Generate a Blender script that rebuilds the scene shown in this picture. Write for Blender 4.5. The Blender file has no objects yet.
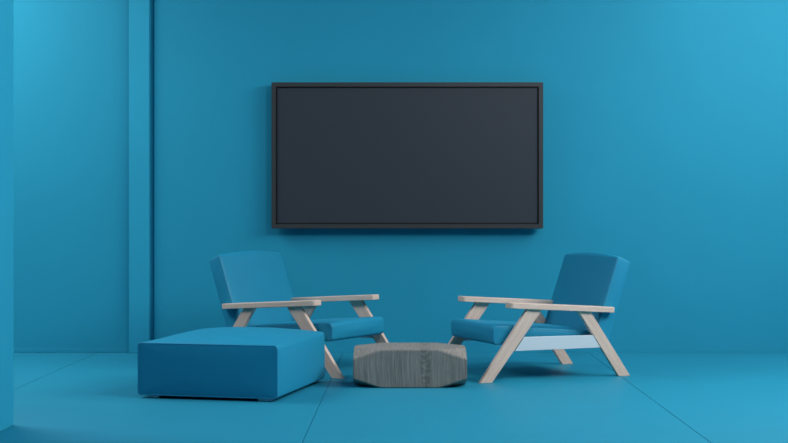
import bpy, bmesh, math
from mathutils import Vector, Matrix

S = bpy.context.scene
C = S.collection
PI = math.pi

# ------------------------------------------------------------------ materials
def mat(name, base, rough=0.6, spec=0.3, build=None):
    m = bpy.data.materials.new(name); m.use_nodes = True
    nt = m.node_tree; b = nt.nodes['Principled BSDF']
    b.inputs['Base Color'].default_value = (*base, 1)
    b.inputs['Roughness'].default_value = rough
    b.inputs['Specular IOR Level'].default_value = spec
    if build: build(nt, b)
    return m

def noise_tint(base, scale, amt, stretch=(1, 1, 1), bump=0.0, detail=3, bump_scale=None):
    def f(nt, b):
        N = nt.nodes; L = nt.links
        tc = N.new('ShaderNodeTexCoord'); mp = N.new('ShaderNodeMapping')
        mp.inputs['Scale'].default_value = stretch
        L.new(tc.outputs['Object'], mp.inputs['Vector'])
        n = N.new('ShaderNodeTexNoise'); n.inputs['Scale'].default_value = scale
        n.inputs['Detail'].default_value = detail
        L.new(mp.outputs['Vector'], n.inputs['Vector'])
        r = N.new('ShaderNodeValToRGB')
        r.color_ramp.elements[0].position = 0.3; r.color_ramp.elements[1].position = 0.7
        r.color_ramp.elements[0].color = tuple(c*(1-amt) for c in base) + (1,)
        r.color_ramp.elements[1].color = tuple(min(1, c*(1+amt)) for c in base) + (1,)
        L.new(n.outputs['Fac'], r.inputs['Fac']); L.new(r.outputs['Color'], b.inputs['Base Color'])
        if bump:
            n2 = n
            if bump_scale:
                n2 = N.new('ShaderNodeTexNoise'); n2.inputs['Scale'].default_value = bump_scale
                n2.inputs['Detail'].default_value = 2
                L.new(mp.outputs['Vector'], n2.inputs['Vector'])
            bp = N.new('ShaderNodeBump'); bp.inputs['Strength'].default_value = bump
            bp.inputs['Distance'].default_value = 0.002
            L.new(n2.outputs['Fac'], bp.inputs['Height']); L.new(bp.outputs['Normal'], b.inputs['Normal'])
    return f

WALL = (0.016, 0.292, 0.443)
M_wall = mat('blue_wall_paint', WALL, 0.65, 0.18, noise_tint(WALL, 2.0, 0.02))
PIL_LIT = (0.021, 0.335, 0.505)  # lighter pilaster blue; on the left wall it stands in for stronger light
M_pil_lit = mat('light_blue_pillar_and_lit_wall', PIL_LIT, 0.65, 0.18, noise_tint(PIL_LIT, 2.0, 0.02))
FLO = (0.015, 0.243, 0.365)
M_floor = mat('blue_floor_paint', FLO, 0.5, 0.22, noise_tint(FLO, 1.5, 0.02))
M_gap = mat('dark_blue_joint', (0.012, 0.17, 0.28), 0.9, 0.1)
UPH = (0.014, 0.260, 0.42)
M_uph = mat('blue_upholstery', UPH, 0.5, 0.25, noise_tint(UPH, 3.0, 0.03, bump=0.15, bump_scale=400))
M_welt = mat('blue_welt', (0.018, 0.26, 0.43), 0.45, 0.4)
WOOD = (0.56, 0.44, 0.345)
def wood(nt, b):
    N = nt.nodes; L = nt.links
    tc = N.new('ShaderNodeTexCoord'); mp = N.new('ShaderNodeMapping')
    mp.inputs['Scale'].default_value = (1.2, 14, 14)
    L.new(tc.outputs['Object'], mp.inputs['Vector'])
    n = N.new('ShaderNodeTexNoise'); n.inputs['Scale'].default_value = 7; n.inputs['Detail'].default_value = 6
    L.new(mp.outputs['Vector'], n.inputs['Vector'])
    r = N.new('ShaderNodeValToRGB')
    r.color_ramp.elements[0].position = 0.3; r.color_ramp.elements[1].position = 0.72
    r.color_ramp.elements[0].color = (0.64, 0.47, 0.375, 1); r.color_ramp.elements[1].color = (0.76, 0.585, 0.485, 1)
    L.new(n.outputs['Fac'], r.inputs['Fac']); L.new(r.outputs['Color'], b.inputs['Base Color'])
M_wood = mat('pale_whitewashed_wood', WOOD, 0.55, 0.3, wood)
M_rail = mat('pale_blue_white_paint', (0.60, 0.69, 0.735), 0.4, 0.4)
def grey_wood(nt, b):
    N = nt.nodes; L = nt.links
    tc = N.new('ShaderNodeTexCoord')
    # long vertical grain streaks on the faces, swirled figure in a band
    w = N.new('ShaderNodeTexNoise'); w.inputs['Scale'].default_value = 5; w.inputs['Detail'].default_value = 2
    L.new(tc.outputs['Object'], w.inputs['Vector'])
    mix = N.new('ShaderNodeVectorMath'); mix.operation = 'SCALE'; mix.inputs['Scale'].default_value = 0.035
    L.new(w.outputs['Color'], mix.inputs[0])
    add = N.new('ShaderNodeVectorMath'); add.operation = 'ADD'
    L.new(tc.outputs['Object'], add.inputs[0]); L.new(mix.outputs['Vector'], add.inputs[1])
    mp = N.new('ShaderNodeMapping'); mp.inputs['Scale'].default_value = (34, 5.0, 1.6)
    L.new(add.outputs['Vector'], mp.inputs['Vector'])
    n = N.new('ShaderNodeTexNoise'); n.inputs['Scale'].default_value = 2.6; n.inputs['Detail'].default_value = 6
    n.inputs['Roughness'].default_value = 0.65
    L.new(mp.outputs['Vector'], n.inputs['Vector'])
    r = N.new('ShaderNodeValToRGB')
    r.color_ramp.elements[0].position = 0.32; r.color_ramp.elements[1].position = 0.70
    r.color_ramp.elements[0].color = (0.125, 0.127, 0.122, 1); r.color_ramp.elements[1].color = (0.275, 0.262, 0.24, 1)
    L.new(n.outputs['Fac'], r.inputs['Fac'])
    n3 = N.new('ShaderNodeTexNoise'); n3.inputs['Scale'].default_value = 9.0; n3.inputs['Detail'].default_value = 2
    L.new(tc.outputs['Object'], n3.inputs['Vector'])
    mx = N.new('ShaderNodeMix'); mx.data_type = 'RGBA'; mx.blend_type = 'MULTIPLY'
    mx.inputs['Factor'].default_value = 0.3
    L.new(r.outputs['Color'], mx.inputs['A']); L.new(n3.outputs['Fac'], mx.inputs['B'])
    mx2 = N.new('ShaderNodeMix'); mx2.data_type = 'RGBA'; mx2.blend_type = 'MULTIPLY'
    mx2.inputs['Factor'].default_value = 1.0; mx2.inputs['B'].default_value = (1.55, 1.44, 1.36, 1)
    L.new(mx.outputs['Result'], mx2.inputs['A'])
    # one swirled knotty stripe of figure right of the middle
    wv = N.new('ShaderNodeTexWave'); wv.wave_type = 'RINGS'; wv.inputs['Scale'].default_value = 14
    wv.inputs['Distortion'].default_value = 9; wv.inputs['Detail'].default_value = 3; wv.inputs['Detail Scale'].default_value = 2
    L.new(tc.outputs['Object'], wv.inputs['Vector'])
    sp = N.new('ShaderNodeSeparateXYZ'); L.new(tc.outputs['Object'], sp.inputs['Vector'])
    sb = N.new('ShaderNodeMath'); sb.operation = 'SUBTRACT'; sb.inputs[1].default_value = 0.095
    L.new(sp.outputs['X'], sb.inputs[0])
    ab = N.new('ShaderNodeMath'); ab.operation = 'ABSOLUTE'; L.new(sb.outputs[0], ab.inputs[0])
    mr = N.new('ShaderNodeMapRange'); mr.inputs['From Min'].default_value = 0.02; mr.inputs['From Max'].default_value = 0.04
    mr.inputs['To Min'].default_value = 0.35; mr.inputs['To Max'].default_value = 0.0
    L.new(ab.outputs[0], mr.inputs['Value'])
    mx3 = N.new('ShaderNodeMix'); mx3.data_type = 'RGBA'; mx3.blend_type = 'MULTIPLY'
    L.new(mr.outputs['Result'], mx3.inputs['Factor']); L.new(mx2.outputs['Result'], mx3.inputs['A']); L.new(wv.outputs['Fac'], mx3.inputs['B'])
    L.new(mx3.outputs['Result'], b.inputs['Base Color'])
M_table = mat('grey_stained_wood', (0.2, 0.2, 0.2), 0.5, 0.35, grey_wood)
M_tvf = mat('charcoal_tv_frame', (0.036, 0.040, 0.042), 0.45, 0.4)
M_scr = mat('dark_tv_screen', (0.030, 0.037, 0.048), 0.5, 0.3)
M_blk = mat('black_plastic', (0.012, 0.013, 0.015), 0.6, 0.3)

# ------------------------------------------------------------------ helpers
def obj(name, bm, m, parent=None, smooth=False):
    me = bpy.data.meshes.new(name)
    bmesh.ops.recalc_face_normals(bm, faces=bm.faces[:])
    if smooth:
        for f in bm.faces: f.smooth = True
    bm.to_mesh(me); bm.free(); me.materials.append(m)
    if smooth and hasattr(me, 'set_sharp_from_angle'): me.set_sharp_from_angle(angle=math.radians(40))
    o = bpy.data.objects.new(name, me); C.objects.link(o)
    if parent: o.parent = parent
    return o

def thing(name, label, cat, loc, rotz=0, group=None):
    o = bpy.data.objects.new(name, None); C.objects.link(o)
    o.empty_display_size = 0.1
    o.location = loc; o.rotation_euler = (0, 0, rotz); o['label'] = label; o['category'] = cat
    if group: o['group'] = group
    return o

def struct(name, bm, m, smooth=False):
    o = obj(name, bm, m, smooth=smooth); o['kind'] = 'structure'; return o

def add_box(bm, lo, hi, bev=0.0, seg=2):
    t = bmesh.new()
    bmesh.ops.create_cube(t, size=1)
    for v in t.verts:
        v.co = Vector([lo[i] + (v.co[i] + .5)*(hi[i]-lo[i]) for i in range(3)])
    if bev: bmesh.ops.bevel(t, geom=t.edges[:], offset=bev, segments=seg, affect='EDGES', profile=0.5)
    me = bpy.data.meshes.new('t'); t.to_mesh(me); t.free(); bm.from_mesh(me); bpy.data.meshes.remove(me)

def box(lo, hi, bev=0.0, seg=2):
    bm = bmesh.new(); add_box(bm, lo, hi, bev, seg); return bm

def prism(poly, axis, a, b, bev=0.0, seg=2):
    """extrude a polygon given in the two other axes from a to b along axis"""
    bm = bmesh.new()
    def P(p, t):
        return {'x': (t, p[0], p[1]), 'y': (p[0], t, p[1]), 'z': (p[0], p[1], t)}[axis]
    A = [bm.verts.new(P(p, a)) for p in poly]; B = [bm.verts.new(P(p, b)) for p in poly]
    bm.faces.new(A); bm.faces.new(B[::-1])
    n = len(poly)
    for i in range(n): bm.faces.new((A[i], A[(i+1) % n], B[(i+1) % n], B[i]))
    bmesh.ops.recalc_face_normals(bm, faces=bm.faces[:])
    if bev:
        es = [e for e in bm.edges if len(e.link_faces) == 2 and e.calc_face_angle(0) > 0.5]
        bmesh.ops.bevel(bm, geom=es, offset=bev, segments=seg, affect='EDGES', profile=0.5)
    return bm

def round_poly(poly, radii, inset=0.0, arc=6, sub=10):
    """CCW convex polygon -> list of (point, outward normal, edge parameter 0..1)"""
    n = len(poly); P = [Vector(p) for p in poly]
    En = []
    for i in range(n):
        d = (P[(i+1) % n]-P[i]).normalized(); En.append((d, Vector((d.y, -d.x))))
    Q = []
    for i in range(n):                                  # inset corners
        d0, n0 = En[i-1]; d1, n1 = En[i]
        a = P[i] - n0*inset; b = P[i] - n1*inset
        det = d0.x*(-d1.y) + d1.x*d0.y
        r = b - a
        t = (r.x*(-d1.y) + d1.x*r.y)/det
        Q.append(a + d0*t)
    out = []
    for i in range(n):
        d0, n0 = En[i-1]; d1, n1 = En[i]; d2 = En[(i+1) % n][0]
        r = max(radii[i]-inset, 0.0015)
        ang = math.acos(max(-1, min(1, d0.dot(d1))))
        tl = r*math.tan(ang/2)
        c = Q[i] + d1*tl - n1*r
        a0 = math.atan2(n0.y, n0.x); a1 = math.atan2(n1.y, n1.x)
        while a1 < a0: a1 += 2*PI
        for k in range(arc):
            a = a0 + (a1-a0)*k/arc
            nn = Vector((math.cos(a), math.sin(a))); out.append((c+nn*r, nn, 0.0))
        r2 = max(radii[(i+1) % n]-inset, 0.0015)
        ang2 = math.acos(max(-1, min(1, d1.dot(d2))))
        s = c + n1*r; e = Q[(i+1) % n] - d1*(r2*math.tan(ang2/2))
        for k in range(sub):
            t = k/sub; out.append((s.lerp(e, t), n1, t))
    return out

def cushion(poly, radii, hw, rends, bulges=(), puff=0.006, pw=2, to3=None):
    """cushion whose section (poly) is swept across its width; flat end panels with soft edge."""
    N = 14
    r0, r1 = rends if isinstance(rends, tuple) else (rends, rends)      # edge softness at the two ends
    lead = [(-hw + r0*(1-math.cos(PI/2*k/6)), r0*(1-math.sin(PI/2*k/6))) for k in range(7)]
    tail = [(hw - r1*(1-math.cos(PI/2*k/6)), r1*(1-math.sin(PI/2*k/6))) for k in range(6, -1, -1)]
    st = lead + [(-hw+r0 + (2*hw-r0-r1)*k/N, 0.0) for k in range(1, N)] + tail
    def disp(p, nn, t, w):
        f = max(0.0, 1-abs(w/hw)**pw)
        q = p.copy()
        for d, amp, flat in bulges:
            D = Vector(d).normalized(); c = max(0.0, nn.dot(D))**2
            q += D*(amp*c*f*(flat + (1-flat)*math.sin(PI*t)**(2/pw)))
        return q
    bm = bmesh.new(); rings = []
    for w, ins in st:
        ring = []
        for p, nn, t in round_poly(poly, radii, ins):
            q = disp(p, nn, t, w)
            ring.append(bm.verts.new(to3(q.x, w, q.y)))
        rings.append(ring)
    m = len(rings[0])
    for a, b in zip(rings[:-1], rings[1:]):
        for i in range(m): bm.faces.new((a[i], a[(i+1) % m], b[(i+1) % m], b[i]))
    cen = sum((Vector(p) for p in poly), Vector((0, 0)))/len(poly)
    for sgn, (w, ins), ring in ((-1, st[0], rings[0]), (1, st[-1], rings[-1])):
        last = ring; rp = [p for p, _, _ in round_poly(poly, radii, ins)]
        for k in (0.9, 0.75, 0.5, 0.25):
            nr = []
            for p in rp:
                q = cen + (p-cen)*k
                nr.append(bm.verts.new(to3(q.x, w + sgn*puff*(1-k**3), q.y)))
            for i in range(m): bm.faces.new((last[i], last[(i+1) % m], nr[(i+1) % m], nr[i]))
            last = nr
        c = bm.verts.new(to3(cen.x, w+sgn*puff, cen.y))
        for i in range(m): bm.faces.new((last[i], last[(i+1) % m], c))
    return bm

def welt_loop(poly, radii, w, ins, rad, to3):
    pts = [Vector(to3(p.x, w, p.y)) for p, _, _ in round_poly(poly, radii, ins)]
    return tube(pts, rad, closed=True)

def tube(pts, rad, closed=False, k=8, bm=None):
    bm = bm or bmesh.new(); n = len(pts); rings = []
    prev = None
    for i, p in enumerate(pts):
        a = pts[(i-1) % n] if (closed or i) else p; b = pts[(i+1) % n] if (closed or i < n-1) else p
        d = (b-a)
        if d.length < 1e-7: d = Vector((1, 0, 0))
        d.normalize()
        if prev is None:
            up = Vector((0, 0, 1)) if abs(d.z) < .9 else Vector((1, 0, 0))
        else: up = prev
        s = (up - d*up.dot(d)).normalized(); t = d.cross(s); prev = s
        rings.append([bm.verts.new(p + (s*math.cos(2*PI*j/k) + t*math.sin(2*PI*j/k))*rad) for j in range(k)])
    for i in range(n if closed else n-1):
        a = rings[i]; b = rings[(i+1) % n]
        for j in range(k): bm.faces.new((a[j], a[(j+1) % k], b[(j+1) % k], b[j]))
    if not closed: bm.faces.new(rings[0][::-1]); bm.faces.new(rings[-1])
    return bm

# ------------------------------------------------------------------ the room
CX, CY, H, F = 404, 217, 1.05, 1335.0
YB = 10.34                                  # back wall
SEAMS = [-4.27, -2.372, -0.473, 1.428, 3.33]
bm = bmesh.new()
g = 0.0022
xs = [-6.0] + SEAMS + [6.0]
for i, (a, b) in enumerate(zip(xs[:-1], xs[1:])):
    add_box(bm, (a + (g if i else 0), -1.5, -0.012), (b - (g if i < len(xs)-2 else 0), YB-0.008, 0.0))
struct('floor', bm, M_floor)
struct('trim_2', box((-6, -1.5, -0.06), (6, YB+0.15, -0.004)), M_gap)

gx0, gx1 = (149.9-CX)/F*YB, (154.3-CX)/F*YB    # narrow shadow groove beside the pilaster
bm = box((-6, YB, -0.012), (gx0, YB+0.15, 3.6))
add_box(bm, (gx1, YB, -0.012), (6, YB+0.15, 3.6))
add_box(bm, (gx0, YB+0.016, -0.012), (gx1, YB+0.15, 3.6))
struct('wall_back', bm, M_wall)
struct('ceiling', box((-6, 1.0, 3.6), (6, YB+0.15, 3.7)), M_wall)
# wall on the left ending a few metres in front of the back wall
struct('wall_left', box((-2.17, 2.2, 0), (-1.97, 6.74, 3.6), 0.004), M_pil_lit)  # extra brightness of this wall put into its colour
# slim pilaster against the back wall
ZP = 10.29
struct('trim_1', box(((129-CX)/F*ZP, ZP, 0), ((149.2-CX)/F*ZP, YB, 3.6), 0.004), M_pil_lit)
struct('baseboard_back', box((-6, YB-0.006, 0.0), ((129-CX)/F*ZP, YB, 0.03), 0.002), M_wall)

# ------------------------------------------------------------------ television
ZT = YB - 0.105
k = F/ZT
x0, x1 = (271.4-CX)/k, (543.2-CX)/k
z0, z1 = H-(228.6-CY)/k, H-(82.3-CY)/k
tv = thing('television', 'large black flat screen television with charcoal frame hung on the blue wall', 'television',
           ((x0+x1)/2, YB, z0))
w2 = (x1-x0)/2; hh = z1-z0
def frame_bm(a, h0, h1, bez, y0, y1, bev):
    y0 -= 0.03; y1 -= 0.02
    bm = bmesh.new()
    o = [(-a, h0), (a, h0), (a, h1), (-a, h1)]; i = [(-a+bez, h0+bez), (a-bez, h0+bez), (a-bez, h1-bez), (-a+bez, h1-bez)]
    V = {}
    for nm, pl in (('o', o), ('i', i)):
        for y in (y0, y1): V[nm, y] = [bm.verts.new((p[0], y, p[1])) for p in pl]
    for q in range(4):
        r = (q+1) % 4
        bm.faces.new((V['o', y0][q], V['o', y0][r], V['i', y0][r], V['i', y0][q]))
        bm.faces.new((V['o', y1][q], V['i', y1][q], V['i', y1][r], V['o', y1][r]))
        bm.faces.new((V['o', y0][q], V['o', y1][q], V['o', y1][r], V['o', y0][r]))
        bm.faces.new((V['i', y0][q], V['i', y0][r], V['i', y1][r], V['i', y1][q]))
    bmesh.ops.recalc_face_normals(bm, faces=bm.faces[:])
    es = [e for e in bm.edges if e.calc_face_angle(0) > 0.5]
    bmesh.ops.bevel(bm, geom=es, offset=bev, segments=2, affect='EDGES')
    return bm
obj('frame', frame_bm(w2, 0, hh, 0.034, -0.075, -0.022, 0.003), M_tvf, tv)
obj('inner_bezel', frame_bm(w2-0.034, 0.034, hh-0.034, 0.009, -0.056, -0.024, 0.001), M_blk, tv)
obj('screen', box((-w2+0.0428, -0.090, 0.0428), (w2-0.0428, -0.06, hh-0.0428), 0.001), M_scr, tv)
obj('back_cover', box((-w2+0.03, -0.06, 0.03), (w2-0.03, -0.025, hh-0.03), 0.004), M_blk, tv)
obj('wall_bracket', box((-0.3, -0.026, 0.36), (0.3, 0.0, 0.76)), M_blk, tv)

# ------------------------------------------------------------------ armchairs
# local frame: x = rearward from the front feet, y = across (-W/2 .. W/2), z up
W = 0.765
SEAT = [(0.080, 0.232), (0.86, 0.215), (0.80, 0.300), (0.080, 0.358)]
SEAT_R = [0.03, 0.02, 0.02, 0.032]
BACK = [(0.790, 0.225), (0.900, 0.205), (1.080, 0.748), (0.984, 0.792)]
BACK_R = [0.02, 0.02, 0.014, 0.016]
def make_chair(label, loc, rot):
    t = thing('armchair', label, 'armchair', loc, rot, 'pair of lounge armchairs facing the low table')
    to3 = lambda a, w, z: (a, w, z)
    hs = W/2-0.05
    s = obj('seat', cushion(SEAT, SEAT_R, hs, 0.012, [((0, 1), 0.012, 0.3), ((-1, 0), 0.008, 0.3)], 0.004, to3=to3), M_uph, t, True)
    hb = W/2-0.018
    nb = (-0.93, 0.34)
    b = obj('backrest', cushion(BACK, BACK_R, hb, 0.012, [(nb, 0.016, 0.4), ((0.3, 0.95), 0.024, 1.0)], 0.004, to3=to3), M_uph, t, True)
    for sg in (-1, 1):
        obj('seat_piping', welt_loop(SEAT, SEAT_R, sg*(hs-0.003), 0.006, 0.0026, to3), M_welt, s, True)
        obj('back_piping', welt_loop(BACK, BACK_R, sg*(hb-0.003), 0.006, 0.0026, to3), M_welt, b, True)
    for sg in (-1, 1):
        y0, y1 = sg*W/2-0.016, sg*W/2+0.016
        for nm, poly in (('leg', [(-0.042, 0), (0.042, 0), (0.403, 0.4575), (0.296, 0.4645)]),
                         ('leg', [(0.968, 0), (1.055, 0), (0.757, 0.4325), (0.664, 0.4385)])):
            # board laid along its own x so the grain follows it
            d = (Vector(poly[3])-Vector(poly[0])); ang = math.atan2(d.y, d.x); c, sn = math.cos(-ang), math.sin(-ang)
            o0 = Vector(poly[0])
            lp = [((p[0]-o0.x)*c-(p[1]-o0.y)*sn, (p[0]-o0.x)*sn+(p[1]-o0.y)*c) for p in poly]
            o = obj('leg', prism(lp, 'y', -0.016, 0.016, 0.003), M_wood, t)
            o.location = (o0.x, sg*W/2, o0.y); o.rotation_euler = (0, -ang, 0)
        # armrest: board with rounded ends, dropping slightly to the rear
        A0, A1 = 0.168, 0.928
        wi, wo = (0.062, 0.036)
        ya, yb = (sg*W/2-wo, sg*W/2+wi) if sg < 0 else (sg*W/2-wi, sg*W/2+wo)
        Lm = math.hypot(A1-A0, 0.047)
        pl = [p for p, _, _ in round_poly([(0, ya), (Lm, ya), (Lm, yb), (0, yb)], [0.02, 0.012, 0.012, 0.02], 0, 5, 1)]
        a = obj('armrest', prism([tuple(p) for p in pl], 'z', -0.036, 0.0, 0.004), M_wood, t)
        a.location = (A0, 0, 0.504); a.rotation_euler = (0, math.atan2(0.047, A1-A0), 0)
        obj('side_rail', prism([(0.205, 0.194), (0.838, 0.194), (0.781, 0.277), (0.271, 0.281)], 'y', sg*W/2-0.012, sg*W/2+0.012, 0.002), M_rail, t)
    for xx in (0.36, 0.70):
        obj('stretcher', box((xx, -W/2+0.012, 0.197), (xx+0.06, W/2-0.012, 0.222), 0.003), M_wood, t)
    return t

def chair_at(m, X, Z, th, label):
    """X, Z: the near side's front foot; m=+1 back to the right, -1 back to the left."""
    u = Vector((m*math.cos(th), math.sin(th))); v = Vector((-m*math.sin(th), math.cos(th)))
    c = Vector((X, Z)) + v*(W/2)
    return make_chair(label, (c.x, c.y, 0), math.atan2(u.y, u.x))
chair_at(1, 0.513, 8.45, math.radians(22.0), 'blue wooden-armed armchair at the right, with its pale blue side rail in full view')
chair_at(-1, -0.425, 8.67, math.radians(30), 'blue wooden-armed armchair standing partly behind the blue ottoman')

# ------------------------------------------------------------------ ottoman
Nn = Vector((-0.716, 7.56)); Ll = Vector((-1.546, 7.745))
ex = (Nn-Ll); OW = ex.length; ex.normalize(); ey = Vector((-ex.y, ex.x)); OD = 0.995
oc = Ll + ex*OW/2 + ey*OD/2
ott = thing('ottoman', 'low square blue upholstered ottoman in front of the left armchair', 'ottoman', (oc.x, oc.y, 0), math.atan2(ex.y, ex.x))
OP = [(-OW/2, 0.018), (OW/2, 0.018), (OW/2, 0.321), (-OW/2, 0.321)]
OR = [0.02, 0.02, 0.026, 0.022]
ot3 = lambda a, w, z: (a, w, z)
ob = obj('body', cushion(OP, OR, OD/2, (0.012, 0.036), [((0, 1), 0.040, 0.0), ((1, 0), 0.008, 0), ((-1, 0), 0.008, 0)], 0.006, 4, to3=ot3), M_uph, ott, True)
obj('piping', welt_loop(OP, OR, -(OD/2-0.004), 0.003, 0.0045, ot3), M_welt, ob, True)
for a in (-1, 1):
    for b_ in (-1, 1):
        obj('foot', box((a*(OW/2-0.085)-0.038, b_*(OD/2-0.05)-0.03, 0), (a*(OW/2-0.085)+0.038, b_*(OD/2-0.05)+0.03, 0.022), 0.003), M_rail, ott)

# ------------------------------------------------------------------ low table: block with its eight corners cut
TW, TD, TH = 0.70, 0.49, 0.233
cxx, cz, cd = 0.172, 0.056, 0.18
bm = box((-TW/2, -TD/2, 0), (TW/2, TD/2, TH))
for sx in (-1, 1):
    for sy in (-1, 1):
        for top in (0, 1):
            c = Vector((sx*TW/2, sy*TD/2, top*TH)); sz = 1 if top else -1
            nrm = Vector((sx/cxx, sy/cd, sz/cz)).normalized()
            p = c - Vector((sx*cxx, 0, 0))
            res = bmesh.ops.bisect_plane(bm, geom=bm.verts[:]+bm.edges[:]+bm.faces[:], plane_co=p, plane_no=nrm, clear_outer=True)
            es = [e for e in res['geom_cut'] if isinstance(e, bmesh.types.BMEdge)]
            bmesh.ops.holes_fill(bm, edges=es)
bmesh.ops.recalc_face_normals(bm, faces=bm.faces[:])
bmesh.ops.bevel(bm, geom=[e for e in bm.edges if e.calc_face_angle(0) > 0.2], offset=0.005, segments=3, affect='EDGES')
tb = obj('coffee_table', bm, M_table)
tb.location = (0.037, 8.197+TD/2, 0)
tb['label'] = 'low grey stained wooden block table with cut corners between the two armchairs'; tb['category'] = 'coffee table'

# ------------------------------------------------------------------ light
def area(name, loc, target, sx, sy, power, col=(1, 1, 1)):
    l = bpy.data.lights.new(name, 'AREA'); l.shape = 'RECTANGLE'; l.size = sx; l.size_y = sy; l.energy = power; l.color = col
    o = bpy.data.objects.new(name, l); C.objects.link(o); o.location = loc
    d = Vector(target)-Vector(loc); o.rotation_euler = d.to_track_quat('-Z', 'Y').to_euler(); return o
area('ceiling_light_key', (3.5, 7.0, 3.55), (0.5, 7.5, 0), 3.2, 2.6, 325)
area('ceiling_light_left', (-4.0, 8.5, 3.55), (-4.0, 8.5, 0), 2.4, 2.4, 138)
area('fill_back_wall_right', (3.0, 9.0, 3.55), (3.0, 9.0, 0), 2.0, 1.2, 30)  # added fill, no fixture: lifts the right of the back wall
area('fill_left_wall', (1.2, 5.8, 3.4), (-2.0, 6.4, 1.0), 1.0, 1.0, 72)  # added unseen fill aimed at the left wall to brighten it
area('fill_centre', (0.5, 8.6, 3.55), (0.5, 8.4, 0), 3.0, 1.0, 4)  # added weak fill over the chairs, not a known ceiling lamp
w = bpy.data.worlds.new('world'); S.world = w; w.use_nodes = True
w.node_tree.nodes['Background'].inputs['Color'].default_value = (1, 1, 1, 1)
w.node_tree.nodes['Background'].inputs['Strength'].default_value = 0.02

# ------------------------------------------------------------------ camera
cam = bpy.data.cameras.new('camera'); co = bpy.data.objects.new('camera', cam); C.objects.link(co)
co.location = (0, 0, H); co.rotation_euler = (PI/2, 0, 0)
cam.sensor_width = 36; cam.lens = F/788*36
cam.shift_x = -(CX-394)/788; cam.shift_y = (CY-221.5)/788
S.camera = co
S.view_settings.view_transform = 'Standard'; S.view_settings.look = 'None'
S.view_settings.gamma = 1; S.view_settings.exposure = 0.08
